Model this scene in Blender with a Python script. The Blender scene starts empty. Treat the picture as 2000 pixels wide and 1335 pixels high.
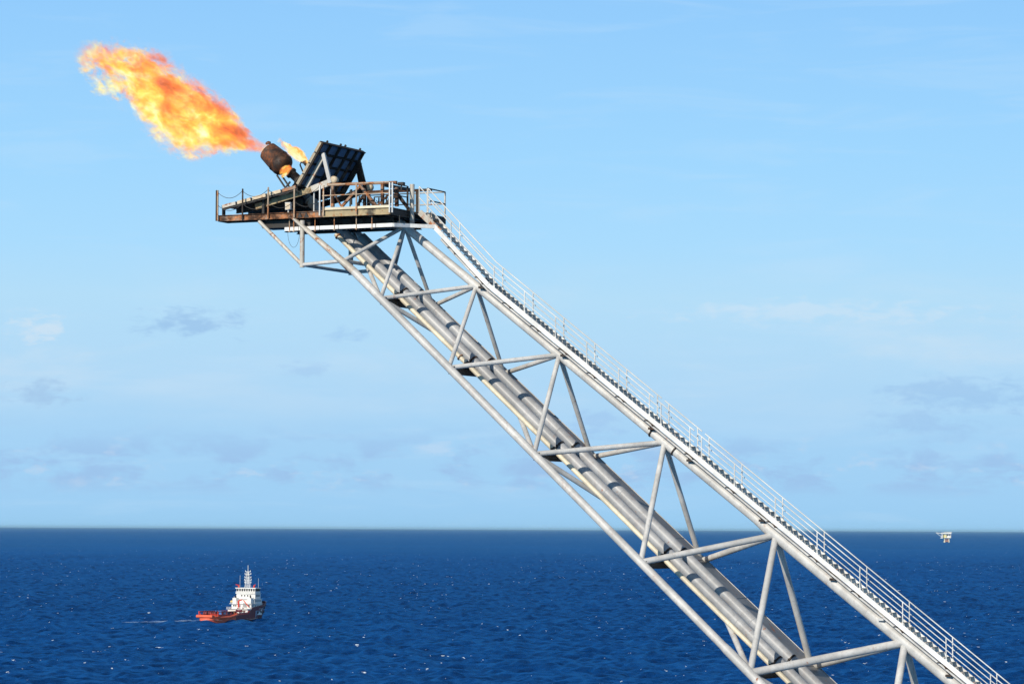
import bpy, math, random
import numpy as np
from mathutils import Vector as V, Matrix, noise as mnoise
R = math.radians
random.seed(7)
sc = bpy.context.scene
col = sc.collection

# ------------------------------------------------------------------ camera, sky, sun, exposure
H = 54.5                                   # eye above the sea
F = 6307.5                                 # focal length in pixels of a 2000 px wide picture
TH = math.atan((1031.97 - 667.5) / F)
ROLL = math.atan(9 / 2000)
cd = bpy.data.cameras.new('camera'); cam = bpy.data.objects.new('camera', cd); col.objects.link(cam)
cd.sensor_width = 36; cd.lens = F * 36 / 2000; cd.clip_start = 1; cd.clip_end = 600000
cam.matrix_world = Matrix.Translation((0, 0, H)) @ Matrix.Rotation(R(90) + TH, 4, 'X') @ Matrix.Rotation(ROLL, 4, 'Z')
sc.camera = cam
sc.view_settings.view_transform = 'Standard'; sc.view_settings.look = 'None'
sc.view_settings.exposure = 0.0; sc.view_settings.gamma = 1
SUN = V((-0.486, -0.7495, 0.46)).normalized()    # direction towards the sun
ld = bpy.data.lights.new('sun', 'SUN'); ld.energy = 4.6; ld.angle = R(0.5); ld.color = (1.0, 0.92, 0.79)
sun = bpy.data.objects.new('sun', ld); col.objects.link(sun); sun.location = (0, 0, 200)
sun.rotation_euler = SUN.to_track_quat('Z', 'Y').to_euler()

class NT:
    """small node-tree writer"""
    def __init__(s, tree): s.t = tree; s.t.nodes.clear()
    def n(s, kind, ins=None, **props):
        nd = s.t.nodes.new(kind)
        for k, v in props.items(): setattr(nd, k, v)
        for k, v in (ins or {}).items():
            sock = nd.inputs[k]
            if hasattr(v, 'is_output') or isinstance(v, bpy.types.NodeSocket): s.t.links.new(v, sock)
            else: sock.default_value = v
        return nd
    def math(s, op, a, b=0.0, c=None, clamp=False):
        ins = {0: a, 1: b}
        if c is not None: ins[2] = c
        return s.n('ShaderNodeMath', ins, operation=op, use_clamp=clamp).outputs[0]
    def ramp(s, fac, stops, interp='LINEAR'):
        nd = s.n('ShaderNodeValToRGB', {0: fac}); cr = nd.color_ramp; cr.interpolation = interp
        while len(cr.elements) < len(stops): cr.elements.new(0.5)
        for e, (p, c) in zip(cr.elements, stops):
            e.position = p; e.color = (c, c, c, 1) if isinstance(c, (int, float)) else (*c, 1)
        return nd.outputs[0]
    def mix(s, f, a, b, mode='MIX'):
        nd = s.n('ShaderNodeMix', data_type='RGBA', blend_type=mode)
        for i, v in ((0, f), (6, a), (7, b)):
            if isinstance(v, bpy.types.NodeSocket): s.t.links.new(v, nd.inputs[i])
            elif i and len(v) == 3: nd.inputs[i].default_value = (*v, 1)
            else: nd.inputs[i].default_value = v
        return nd.outputs[2]
    def noise(s, vec, scale, detail=4, rough=.55, dist=0.0):
        return s.n('ShaderNodeTexNoise', {'Vector': vec, 'Scale': scale, 'Detail': detail, 'Roughness': rough, 'Distortion': dist})
    def maprange(s, v, a, b, c=0.0, d=1.0, smooth=True):
        return s.n('ShaderNodeMapRange', {0: v, 1: a, 2: b, 3: c, 4: d}, interpolation_type='SMOOTHSTEP' if smooth else 'LINEAR').outputs[0]

def srgb(r, g, b):
    f = lambda c: (c / 255 / 12.92) if c / 255 <= .04045 else ((c / 255 + .055) / 1.055) ** 2.4
    return (f(r), f(g), f(b))

world = bpy.data.worlds.new('World'); sc.world = world; world.use_nodes = True
w = NT(world.node_tree)
SKY = 0.10
tc = w.n('ShaderNodeTexCoord').outputs['Generated']
sep = w.n('ShaderNodeSeparateXYZ', {0: tc})
el = w.math('MULTIPLY', w.math('ARCSINE', sep.outputs[2]), 57.2958)          # elevation in degrees
az = w.math('MULTIPLY', w.math('ARCTAN2', sep.outputs[0], sep.outputs[1]), 57.2958)
sky = w.n('ShaderNodeTexSky', sky_type='NISHITA', sun_disc=False, sun_elevation=math.asin(SUN.z),
          sun_rotation=math.atan2(SUN.x, SUN.y), air_density=1.0, dust_density=0.4, ozone_density=2.0)
E0 = 12.0
def lin(c): return tuple(x / SKY for x in srgb(*c))
low = w.ramp(w.math('DIVIDE', el, E0, clamp=True), [
    (0.0, srgb(156, 206, 243)), (0.04, srgb(160, 208, 245)), (0.13, srgb(166, 211, 246)), (0.24, srgb(178, 218, 247)), (0.34, srgb(180, 222, 249)),
    (0.42, srgb(170, 220, 254)), (0.55, srgb(160, 215, 255)), (0.75, srgb(148, 205, 253)), (1.0, srgb(132, 190, 246))])
# thin cirrus wash and small cumulus shreds
q = w.n('ShaderNodeCombineXYZ', {0: w.math('MULTIPLY', az, .16), 1: w.math('MULTIPLY', el, .55), 2: 3.7}).outputs[0]
n1 = w.noise(q, 1.3, 6, .6, .4).outputs[0]
band = w.math('MULTIPLY', w.maprange(el, 1.4, 3.2), w.maprange(el, 5.0, 3.6))
low = w.mix(w.math('MULTIPLY', w.math('MULTIPLY', w.maprange(n1, .45, .75), band), .50), low, srgb(214, 230, 243))
n1b = w.noise(w.n('ShaderNodeCombineXYZ', {0: w.math('MULTIPLY', az, .30), 1: w.math('MULTIPLY', el, 2.2), 2: 1.2}).outputs[0], 1.0, 5, .6, .5).outputs[0]
low = w.mix(w.math('MULTIPLY', w.maprange(n1b, .48, .72), .20), low, srgb(196, 226, 250))
q2 = w.n('ShaderNodeCombineXYZ', {0: w.math('MULTIPLY', az, .9), 1: w.math('MULTIPLY', el, 2.3), 2: 9.1}).outputs[0]
n2 = w.noise(q2, 1.0, 7, .62, .25).outputs[0]
band2 = w.math('MULTIPLY', w.maprange(el, .5, .9), w.maprange(el, 2.0, 1.1))
low = w.mix(w.math('MULTIPLY', w.math('MULTIPLY', w.maprange(n2, .44, .64), band2), .9), low, srgb(158, 196, 236))
n2b = w.noise(q2, 1.7, 6, .6, .2).outputs[0]
low = w.mix(w.math('MULTIPLY', w.math('MULTIPLY', w.maprange(n2b, .55, .72), band2), .5), low, srgb(196, 216, 240))
for (ca, ce, ra, re, k, c) in ((-5.75, 3.62, .80, .24, .65, (150, 190, 232)), (-3.05, 3.42, .34, .16, .55, (155, 196, 238)), (-8.35, 2.35, .55, .24, .6, (160, 194, 230)),
                               (8.0, 2.40, 1.2, .30, .5, (152, 192, 234)), (-3.7, 2.78, .36, .14, .5, (162, 200, 238)), (7.2, 1.9, .8, .25, .5, (158, 196, 236)),
                               (1.5, 1.85, .5, .22, .5, (158, 196, 238)), (5.5, 3.85, 2.4, .20, .32, (222, 233, 244)), (-8.4, 3.45, .5, .28, .6, (216, 230, 242)), (-1.3, 1.42, .35, .12, .35, (208, 224, 243))):
    dx = w.math('DIVIDE', w.math('SUBTRACT', az, ca), ra); dy = w.math('DIVIDE', w.math('SUBTRACT', el, ce), re)
    r2 = w.math('SQRT', w.math('ADD', w.math('MULTIPLY', dx, dx), w.math('MULTIPLY', dy, dy)))
    qq = w.n('ShaderNodeCombineXYZ', {0: az, 1: w.math('MULTIPLY', el, 2.4), 2: ca}).outputs[0]
    nn = w.noise(qq, 2.2, 6, .62, .3).outputs[0]
    m = w.maprange(w.math('ADD', r2, w.math('MULTIPLY', w.math('SUBTRACT', nn, .5), 4.2)), 1.3, .1)
    low = w.mix(w.math('MULTIPLY', m, k), low, srgb(*c))
lows = w.n('ShaderNodeVectorMath', {0: low, 'Scale': 1 / SKY}, operation='SCALE').outputs[0]
fin = w.mix(w.maprange(el, 10.0, 24.0), lows, sky.outputs[0])
bg = w.n('ShaderNodeBackground', {'Color': fin, 'Strength': SKY})
w.n('ShaderNodeOutputWorld', {'Surface': bg.outputs[0]})

# ------------------------------------------------------------------ boom frame: u towards the boom's foot, v to its far side, z above the eye
PSI = 0.4401
HB = V((math.cos(PSI), -math.sin(PSI), 0)); NN = V((math.sin(PSI), math.cos(PSI), 0))
O = V((-8.42, 148.48, H))
def B(u, v, z): return O + u * HB + v * NN + V((0, 0, z))
def ray(px, py):
    qx, qy = px - 1000, py - 667.5
    cr, sr = math.cos(ROLL), math.sin(ROLL)
    x = (qx * cr + qy * sr) / F; z = -(-qx * sr + qy * cr) / F
    c, s = math.cos(TH), math.sin(TH)
    return V((x, c - z * s, s + z * c))
def _hit(px, py, nrm, d0):           # plane nrm.(u,v,z) = d0 in the boom frame
    d = ray(px, py); o = V((0, 0, H)) - O
    du, dv, dz = d.dot(HB), d.dot(NN), d.z
    ou, ov, oz = o.dot(HB), o.dot(NN), o.z
    t = (d0 - (nrm[0] * ou + nrm[1] * ov + nrm[2] * oz)) / (nrm[0] * du + nrm[1] * dv + nrm[2] * dz)
    return (ou + t * du, ov + t * dv, oz + t * dz)
def Pv(px, py, v): return _hit(px, py, (0, 1, 0), v)
def Pz(px, py, z): return _hit(px, py, (0, 0, 1), z)
zb = lambda u: 13.871 - .8965 * u
wd = lambda u: 4.73 + .12439 * u
zt = lambda u: 16.741 - .7744 * u
_a = Pv(881, 431.4, -.45); _k = (_a[2] - (18.395 - .7712 * 8.3)) / (_a[0] - 8.3)
zr = lambda u: (18.395 - .7712 * u) if u > 8.3 else _a[2] + _k * (u - _a[0])        # handrail line, steeper in the top flight
def Ps(px, py, dz): return _hit(px, py, (.8965, 0, 1), 13.871 + dz)

# ------------------------------------------------------------------ mesh builder
class MB:
    def __init__(s): s.v = []; s.f = []; s.sm = []
    def face(s, idx, smooth=False): s.f.append(idx); s.sm.append(smooth)
    def box(s, c, ax, ay, az):      # centre and three half-axis vectors
        b = len(s.v)
        for k in (-1, 1):
            for j in (-1, 1):
                for i in (-1, 1): s.v.append(c + i * ax + j * ay + k * az)
        for f in ((0, 2, 3, 1), (4, 5, 7, 6), (0, 1, 5, 4), (2, 6, 7, 3), (0, 4, 6, 2), (1, 3, 7, 5)): s.face([b + i for i in f])
    def bar(s, p, q, wdt, hgt, up=V((0, 0, 1))):     # rectangular bar, hgt measured along up
        d = (q - p); L = d.length; d.normalize()
        sd = d.cross(up)
        if sd.length < 1e-3: sd = d.cross(V((1, 0, 0)))
        sd.normalize(); u2 = sd.cross(d).normalized()
        s.box((p + q) / 2, d * L / 2, sd * wdt / 2, u2 * hgt / 2)
    def ibeam(s, p, q, wdt, hgt, t=.03, up=V((0, 0, 1))):
        d = (q - p).normalized(); sd = d.cross(up).normalized(); u2 = sd.cross(d).normalized()
        s.bar(p, q, t, hgt - 2 * t, u2)
        for k in (-1, 1): s.bar(p + u2 * k * (hgt - t) / 2, q + u2 * k * (hgt - t) / 2, wdt, t, u2)
    def ring(s, c, ax, ay, r, n):
        b = len(s.v)
        for i in range(n):
            a = 2 * math.pi * i / n; s.v.append(c + ax * (r * math.cos(a)) + ay * (r * math.sin(a)))
        return b
    def lathe(s, p, d, prof, n=18, caps=True):       # prof: (distance along d, radius)
        d = d.normalized(); ax = d.orthogonal().normalized(); ay = d.cross(ax)
        rr = [s.ring(p + d * t, ax, ay, max(r, 1e-4), n) for t, r in prof]
        for a, b in zip(rr, rr[1:]):
            for i in range(n):
                j = (i + 1) % n; s.face([a + i, a + j, b + j, b + i], True)
        if caps:
            for (t, r), flip in ((prof[0], 1), (prof[-1], 0)):
                b = s.ring(p + d * t, ax, ay, max(r, 1e-4), n); idx = list(range(b, b + n))
                s.face(idx[::-1] if flip else idx)
    def tube(s, p, q, r, n=16, r2=None):
        s.lathe(p, q - p, [(0, r), ((q - p).length, r if r2 is None else r2)], n)
    def path(s, pts, r, n=10):
        rings = []
        prev = None
        for i, p in enumerate(pts):
            d = (pts[min(i + 1, len(pts) - 1)] - pts[max(i - 1, 0)]).normalized()
            if prev is None: ax = d.orthogonal().normalized()
            else: ax = (prev - d * prev.dot(d)).normalized()
            prev = ax; rings.append(s.ring(p, ax, d.cross(ax), r, n))
        for a, b in zip(rings, rings[1:]):
            for i in range(n):
                j = (i + 1) % n; s.face([a + i, a + j, b + j, b + i], True)
        s.face([rings[0] + i for i in range(n)][::-1]); s.face([rings[-1] + i for i in range(n)])
    def prism(s, pts, off):          # polygon (list of vectors) extruded by off
        b = len(s.v); n = len(pts); s.v += [p.copy() for p in pts] + [p + off for p in pts]
        s.face(list(range(b, b + n))[::-1]); s.face(list(range(b + n, b + 2 * n)))
        for i in range(n):
            j = (i + 1) % n; s.face([b + i, b + j, b + n + j, b + n + i])
    def build(s, name, mat, parent=None, org=None):
        me = bpy.data.meshes.new(name)
        o0 = org if org is not None else (parent_origin(parent) if parent else V((0, 0, 0)))
        me.from_pydata([v - o0 for v in s.v], [], s.f)
        me.polygons.foreach_set('use_smooth', s.sm); me.materials.append(mat); me.update()
        o = bpy.data.objects.new(name, me); col.objects.link(o)
        if parent: o.parent = parent
        else: o.location = o0
        return o
ORG = {}
def parent_origin(p):
    while p.parent: p = p.parent
    return ORG.get(p.name, p.location.copy())
def tag(o, label=None, cat=None, group=None, kind=None):
    for k, v in (('label', label), ('category', cat), ('group', group), ('kind', kind)):
        if v: o[k] = v
    return o
def empty(name, loc, label, cat, group=None):
    o = bpy.data.objects.new(name, None); col.objects.link(o); o.location = loc; ORG[o.name] = V(loc)
    o.empty_display_size = .5
    return tag(o, label, cat, group)

# ------------------------------------------------------------------ materials
def steel(name, base, rust=.2, dirt=.3, soot=0.0, rough=.5, scale=1.0, rustcol=(.20, .07, .025), streak=0.0, metal=0.0):
    m = bpy.data.materials.new(name); m.use_nodes = True; t = NT(m.node_tree)
    tc = t.n('ShaderNodeTexCoord').outputs['Object']
    a = t.noise(tc, .7 * scale, 5, .6).outputs[0]; b = t.noise(tc, 5 * scale, 6, .65).outputs[0]; c = t.noise(tc, 2.1 * scale, 7, .7, .6).outputs[0]
    colr = t.mix(t.maprange(a, .35, .65), tuple(x * .80 for x in base), tuple(min(1, x * 1.12) for x in base))
    colr = t.mix(t.math('MULTIPLY', t.maprange(b, .48, .72), dirt), colr, tuple(x * .45 for x in base))
    st = t.n('ShaderNodeMapping', {0: tc, 3: (3 * scale, 3 * scale, .35 * scale)}).outputs[0]
    s1 = t.noise(st, 1.6, 5, .6).outputs[0]
    colr = t.mix(t.math('MULTIPLY', t.maprange(s1, .5, .7), dirt * .8 + streak), colr, tuple(.5 * x + .5 * y for x, y in zip(base, rustcol)))
    mask = t.maprange(t.math('ADD', c, t.math('MULTIPLY', s1, .35)), .92 - rust * .5, 1.0 - rust * .5)
    rc = t.mix(t.maprange(b, .35, .65), rustcol, tuple(min(1, x * 2.1) for x in rustcol))
    colr = t.mix(mask, colr, rc)
    if soot: colr = t.mix(t.math('MULTIPLY', t.maprange(t.math('ADD', a, t.math('MULTIPLY', c, .5)), .95 - soot, 1.15 - soot), .9), colr, (.012, .010, .009))
    bs = t.n('ShaderNodeBsdfPrincipled', {'Base Color': colr, 'Roughness': t.math('ADD', t.math('MULTIPLY', mask, .3), rough), 'Metallic': metal,
             'Normal': t.n('ShaderNodeBump', {'Height': b, 'Strength': .25, 'Distance': .02}).outputs[0]})
    t.n('ShaderNodeOutputMaterial', {'Surface': bs.outputs[0]})
    return m
M = {
 'grey': steel('weathered_grey_paint', (.53, .515, .485), .20, .36),
 'grey_rust': steel('grey_paint_with_rust', (.50, .46, .39), .40, .45, streak=.2),
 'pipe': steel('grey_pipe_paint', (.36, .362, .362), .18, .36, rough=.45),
 'tray': steel('shade_plate_steel', (.20, .195, .185), .25, .4),  # dull grey of the plate added for the shaded strip
 'yellow': steel('cream_yellow_paint', (.68, .60, .44), .14, .28),
 'white': steel('white_paint', (.76, .745, .70), .12, .24, rustcol=(.42, .18, .06)),
 'rail': steel('white_rail_paint', (.64, .635, .60), .14, .28, scale=.7),
 'railrust': steel('rusty_rail', (.46, .34, .23), .5, .5, rustcol=(.26, .10, .035)),
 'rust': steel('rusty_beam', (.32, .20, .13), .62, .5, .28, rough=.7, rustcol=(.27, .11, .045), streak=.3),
 'frust': steel('scorched_and_shadow_beam', (.22, .15, .10), .5, .6, .45, rough=.7, rustcol=(.18, .07, .03), streak=.3),  # scorch brown; the dark stair brackets use it for their shadow too
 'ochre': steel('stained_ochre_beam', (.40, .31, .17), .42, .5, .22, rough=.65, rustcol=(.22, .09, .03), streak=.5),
 'black': steel('soot_and_shade_black_steel', (.022, .02, .018), .12, .4, rough=.65, rustcol=(.06, .025, .012)),  # soot black; on the cross beams the colour stands for shade
 'panel': steel('heat_tinted_panel', (.19, .25, .34), .12, .8, rough=.3, scale=3, metal=.3, rustcol=(.06, .03, .02)),
 'burner': steel('burnt_burner_steel', (.12, .058, .034), .55, .8, .34, rough=.55, scale=2.4, rustcol=(.15, .05, .018), metal=.2),
 'cream': steel('cream_shield_edge', (.62, .50, .34), .3, .4, rustcol=(.25, .12, .05)),
 'tread': steel('dark_grating', (.52, .48, .42), .3, .4),
 'cable': steel('dark_cable', (.03, .03, .03), .05, .2),
}

# ------------------------------------------------------------------ sea: one sheet, waves finer where it is near
def make_sea():
    rng = np.random.default_rng(3)
    A = 15.0
    a_mid = np.linspace(-A, A, 1250)
    ang = np.radians(np.concatenate([np.linspace(-180, -A, 60, endpoint=False), a_mid, np.linspace(A, 180, 61)[1:]]))
    ang = ang[:-1]
    r = np.concatenate([[1, 20, 60, 150, 300, 500, 700, 850, 950], np.geomspace(1000, 9000, 1500), np.geomspace(9300, 260000, 60)])
    RR, AA = np.meshgrid(r, ang, indexing='ij')
    X = (RR * np.sin(AA)).ravel(); Y = (RR * np.cos(AA)).ravel()
    Z = np.zeros_like(X)
    main = np.radians(200)
    fine = (np.abs(AA) <= np.radians(A)).ravel() & (RR.ravel() >= 1000) & (RR.ravel() < 9500)
    xs, ys = X[fine], Y[fine]; zz = np.zeros_like(xs)
    for i in range(60):
        L = 5.5 * (60 / 5.5) ** (rng.random() ** 1.5)
        th = main + rng.normal() * .75
        k = 2 * np.pi / L; amp = .0165 * L ** .68
        ph = rng.random() * 6.28
        s = np.sin(k * (xs * np.cos(th) + ys * np.sin(th)) + ph + .5 * np.sin(xs / (L * 6.3) + ys / (L * 4.1) + i))
        zz += amp * (s + .22 * s * s - .11)
    rr = np.hypot(xs, ys)
    zz *= np.clip((rr - 1000) / 40, 0, 1) * np.clip((9400 - rr) / 4000, 0, 1)
    Z[fine] = zz
    nr, na = RR.shape
    me = bpy.data.meshes.new('sea')
    co = np.stack([X, Y, Z], 1).astype(np.float32)
    i = np.arange(nr - 1)[:, None]; j = np.arange(na)[None, :]; j2 = (j + 1) % na
    q = np.stack([np.broadcast_to(a, (nr - 1, na)) for a in (i * na + j, i * na + j2, (i + 1) * na + j2, (i + 1) * na + j)], -1).reshape(-1, 4)
    q = q[:, ::-1]
    me.vertices.add(len(co)); me.vertices.foreach_set('co', co.ravel())
    me.loops.add(q.size); me.loops.foreach_set('vertex_index', q.ravel().astype(np.int32))
    me.polygons.add(len(q)); me.polygons.foreach_set('loop_start', np.arange(0, q.size, 4, dtype=np.int32))
    me.polygons.foreach_set('use_smooth', np.ones(len(q), dtype=bool))
    me.update(calc_edges=True); 
    o = bpy.data.objects.new('sea', me); col.objects.link(o)
    m = bpy.data.materials.new('sea_water'); m.use_nodes = True; t = NT(m.node_tree)
    tc = t.n('ShaderNodeTexCoord').outputs['Object']
    def mp(sx, sy): return t.n('ShaderNodeMapping', {0: tc, 2: (0, 0, R(-14)), 3: (sx, sy, 1)}).outputs[0]
    b1 = t.noise(mp(.38, .06), 1, 6, .68).outputs[0]
    b2 = t.noise(mp(.11, .035), 1, 5, .6).outputs[0]
    patch = t.noise(mp(.0016, .0009), 1, 3, .55).outputs[0]
    colr = t.mix(t.maprange(t.math('ADD', t.math('MULTIPLY', patch, .35), t.math('MULTIPLY', b1, .65)), .36, .64), (.0002, .007, .046), (.0006, .036, .160))  # light and dark of the wave facets put into the water colour
    # whitecaps
    f1 = t.noise(mp(.30, .05), 1, 4, .6).outputs[0]
    f2 = t.noise(mp(.016, .004), 1, 3, .55).outputs[0]
    hgt = t.n('ShaderNodeSeparateXYZ', {0: tc}).outputs[2]
    fs = t.math('ADD', t.math('ADD', f1, t.math('MULTIPLY', f2, .30)), t.math('MULTIPLY', hgt, .008))
    foam = t.maprange(fs, .865, .89)
    colr = t.mix(foam, colr, (.75, .80, .85))
    bump = t.n('ShaderNodeBump', {'Height': b1, 'Strength': 1.0, 'Distance': .55})
    bump2 = t.n('ShaderNodeBump', {'Height': b2, 'Strength': 1.0, 'Distance': 1.3, 'Normal': bump.outputs[0]})
    df = t.n('ShaderNodeBsdfDiffuse', {'Color': colr, 'Normal': bump2.outputs[0]})
    fr = t.n('ShaderNodeFresnel', {'IOR': 1.33, 'Normal': bump2.outputs[0]}).outputs[0]
    gl = t.n('ShaderNodeBsdfGlossy', {'Color': (.14, .56, 1.0, 1), 'Roughness': .22, 'Normal': bump2.outputs[0]})
    mx = t.n('ShaderNodeMixShader', {0: t.math('MULTIPLY', t.math('SUBTRACT', 1.0, foam), t.math('MULTIPLY', fr, .28)), 1: df.outputs[0], 2: gl.outputs[0]})
    t.n('ShaderNodeOutputMaterial', {'Surface': mx.outputs[0]})
    me.materials.append(m)
    tag(o, kind='structure')
make_sea()

# ------------------------------------------------------------------ lattice boom
Nu = [-.135, 4.02, 7.56, 11.85, 17.04, 22.14, 27.9, 34.2]
Tu = [3.88, 7.52, 11.64, 16.71, 21.90, 27.69, 34.2]
Np = lambda u: B(u, -wd(u) / 2, zb(u))
Fp = lambda u: B(u, wd(u) / 2, zb(u))
Tp = lambda u: B(u, 0, zt(u))
boom = empty('flare_boom', B(37, 0, zb(37)), 'long grey tubular lattice boom of triangular section rising to the upper left above the sea', 'flare boom')
def part(name, mat, parent, fn, label=None):
    mb = MB(); fn(mb); o = mb.build(name, M[mat] if isinstance(mat, str) else mat, parent)
    if label: o['label'] = label
    return o
def chord(P, segs, label):
    def fn(mb):
        for (u0, r0), (u1, r1) in zip(segs, segs[1:]):
            mb.lathe(P(u0), P(u1) - P(u0), [(0, r0), ((P(u1) - P(u0)).length, r1)], 28, caps=True)
        u = segs[0][0] + 1.1
        while u < segs[-1][0]:                                    # weld seams
            r = np.interp(u, [s[0] for s in segs], [s[1] for s in segs])
            d = (P(u + .1) - P(u)).normalized(); mb.lathe(P(u), d, [(0, r), (.012, r + .006), (.03, r + .006), (.042, r)], 28, caps=False)
            u += 2.37
    part('chord', 'grey', boom, fn, label)
chord(Np, [(2.6, .18), (20.9, .18), (21.1, .205), (37, .205)], 'near lower chord, pale grey with a few rust marks')
chord(Fp, [(-.45, .18), (20.9, .18), (21.1, .205), (37, .205)], 'far lower chord, mostly hidden behind the pipes')
def stub(mb):
    mb.tube(B(-.6, -wd(-.6) / 2, zb(-.6)), B(2.62, -wd(2.62) / 2, zb(2.62)), .183, 28)
    for v in mb.v: v.z = min(v.z, H + 14.05)
part('chord', 'grey_rust', boom, stub, 'rust streaked top end of the near lower chord')
chord(Tp, [(3.6, .19), (15.4, .20), (21.0, .215), (21.5, .265), (37, .275)], 'upper chord, thicker towards the lower end, stairway above it')
rad = [.085, .095, .105, .115, .135, .15, .15]
def brace(p, q, r, lab=None, mat='grey'):
    part('brace', mat, boom, lambda mb: mb.tube(p, q, r, 18), lab)
for i in range(len(Tu)):
    for P in (Np, Fp):
        r = rad[i]
        brace(P(Nu[i + 1]), Tp(Tu[i]), r * 1.05)
        if i > 0: brace(P(Nu[i]), Tp(Tu[i]), r * (1.02 if i < 5 else 1.15))
for i in range(1, len(Nu)):                                       # cross beams that carry the pipes
    p, q = Np(Nu[i] + .12), Fp(Nu[i] + .12)
    part('cross_beam', 'black', boom, lambda mb: mb.ibeam(p, q, .30, .34, .025))  # near-black colour puts the shade under the pipes into the beams
zig = [Fp(Nu[0]), Np(Nu[1]), Fp(Nu[2]), Np(Nu[3]), Fp(Nu[4]), Np(Nu[5]), Fp(Nu[6]), Np(Nu[7])]
for i, (p, q) in enumerate(zip(zig, zig[1:])): brace(p, q, .10 + .006 * i)
# root of the outrigger under the platform
uh = 2.05
K1u, K1z = Pv(590, 517, -2.35)[0], Pv(590, 517, -2.35)[2]
Kn, Kf = B(K1u, -2.35, K1z), B(K1u, 2.35, K1z)
for K, P, s in ((Kn, Np, -1), (Kf, Fp, 1)):
    brace(K + V((0, 0, -.12)), V((K.x, K.y, H + 13.95)), .11, mat='grey_rust')
    brace(K, P(uh), .085)
    brace(P(uh), Tp(Tu[0]), .09)
    uo = Pv(506, 436, -2.35)[0]
    brace(B(uo, 2.35 * s, 14.0), K, .085, 'rust streaked diagonal brace' if s < 0 else None, 'grey_rust')
brace(Kn, Kf, .075)
brace(Fp(Nu[0]), Tp(Tu[0]), .085)
brace(Np(uh), Fp(uh), .085)
# rust bands on upper chord
for (px, py) in ((1273, 846), (1317, 882)):
    u = Pv(px, py, 0)[0]; d = (Tp(u + .1) - Tp(u)).normalized()
    part('clamp_band', 'frust', boom, lambda mb: mb.lathe(Tp(u), d, [(0, .215), (0, .24), (.07, .24), (.07, .215)], 24))

# ------------------------------------------------------------------ pipes lying in the boom
def pipe(name, pts, dz, r, mat, label, top=None, ext=37.0, cat='pipe'):
    a = Ps(*pts[0], dz); b = Ps(*pts[-1], dz)
    k = (b[1] - a[1]) / (b[0] - a[0])
    f = lambda u: B(u, a[1] + k * (u - a[0]), zb(u) + dz)
    root = empty(name, f(ext), label, cat)
    def fn(mb):
        mb.tube(f(ext), f(a[0]), r, 28)
        u = a[0] + .8
        while u < ext:
            d = (f(u + .1) - f(u)).normalized(); mb.lathe(f(u), d, [(0, r), (.01, r + .007), (.03, r + .007), (.04, r)], 28, caps=False); u += 3.1
    part('pipe_run', mat, root, fn)
    return root, f, a
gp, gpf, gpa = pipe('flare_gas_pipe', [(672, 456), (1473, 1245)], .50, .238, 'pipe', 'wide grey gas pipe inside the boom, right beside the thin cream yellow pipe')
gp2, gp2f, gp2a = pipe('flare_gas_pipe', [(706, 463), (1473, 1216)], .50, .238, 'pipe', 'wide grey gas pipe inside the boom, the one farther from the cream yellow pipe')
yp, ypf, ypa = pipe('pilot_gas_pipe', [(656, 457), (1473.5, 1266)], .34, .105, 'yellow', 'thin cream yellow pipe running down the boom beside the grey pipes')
gp['group'] = gp2['group'] = 'grey gas pipes in the boom'
for i in range(1, 8):                                             # saddles and clamps on the cross beams
    for root, f, r, mt, dz in ((gp, gpf, .238, 'pipe', .50), (gp2, gp2f, .238, 'pipe', .50), (yp, ypf, .105, 'frust', .34)):
        u = Nu[i] + .1; c = f(u); d = (f(u + .1) - c).normalized()
        def fn(mb):
            mb.lathe(c - d * .04, d, [(0, r), (0, r + .03), (.09, r + .03), (.09, r)], 20)
            mb.box(c - V((0, 0, (r + dz - .17) / 2 + .02)), HB * .09, NN * .07, V((0, 0, max((dz - .17 - r) / 2 + .06, .04))))
            mb.box(c + NN * (r + .05), d * .045, NN * .05, V((0, 0, .03))); mb.box(c - NN * (r + .05), d * .045, NN * .05, V((0, 0, .03)))
        part('pipe_support', 'frust', root, fn)
for u in (ypa[0] + .1, ypa[0] + 6.4): part('flange', 'rust', yp, lambda mb: mb.lathe(ypf(u), (ypf(u + .1) - ypf(u)).normalized(), [(0, .105), (0, .16), (.05, .16), (.05, .105)], 16))

# added broad plate, there to take the pipe shadow as a dark strip
tr = empty('tray_strip', B(36.8, wd(36.8) / 2 - .6, zb(36.8)), 'added grey plate for the strip of shade beside the far grey pipe along the far edge of the boom', 'added plate')
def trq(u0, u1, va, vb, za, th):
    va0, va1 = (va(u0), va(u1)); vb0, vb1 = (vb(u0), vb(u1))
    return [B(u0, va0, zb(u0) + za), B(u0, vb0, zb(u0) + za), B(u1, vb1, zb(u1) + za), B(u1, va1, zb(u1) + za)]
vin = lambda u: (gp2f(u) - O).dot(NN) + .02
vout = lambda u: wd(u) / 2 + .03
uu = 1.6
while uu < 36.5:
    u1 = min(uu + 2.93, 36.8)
    part('shade_plate_section', 'tray', tr, lambda mb: mb.prism(trq(uu, u1 - .03, vin, vout, .26, 0), V((0, 0, .03))))
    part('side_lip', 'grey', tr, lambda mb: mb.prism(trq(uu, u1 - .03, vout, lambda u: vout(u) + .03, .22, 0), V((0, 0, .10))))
    uu += 2.93

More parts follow.
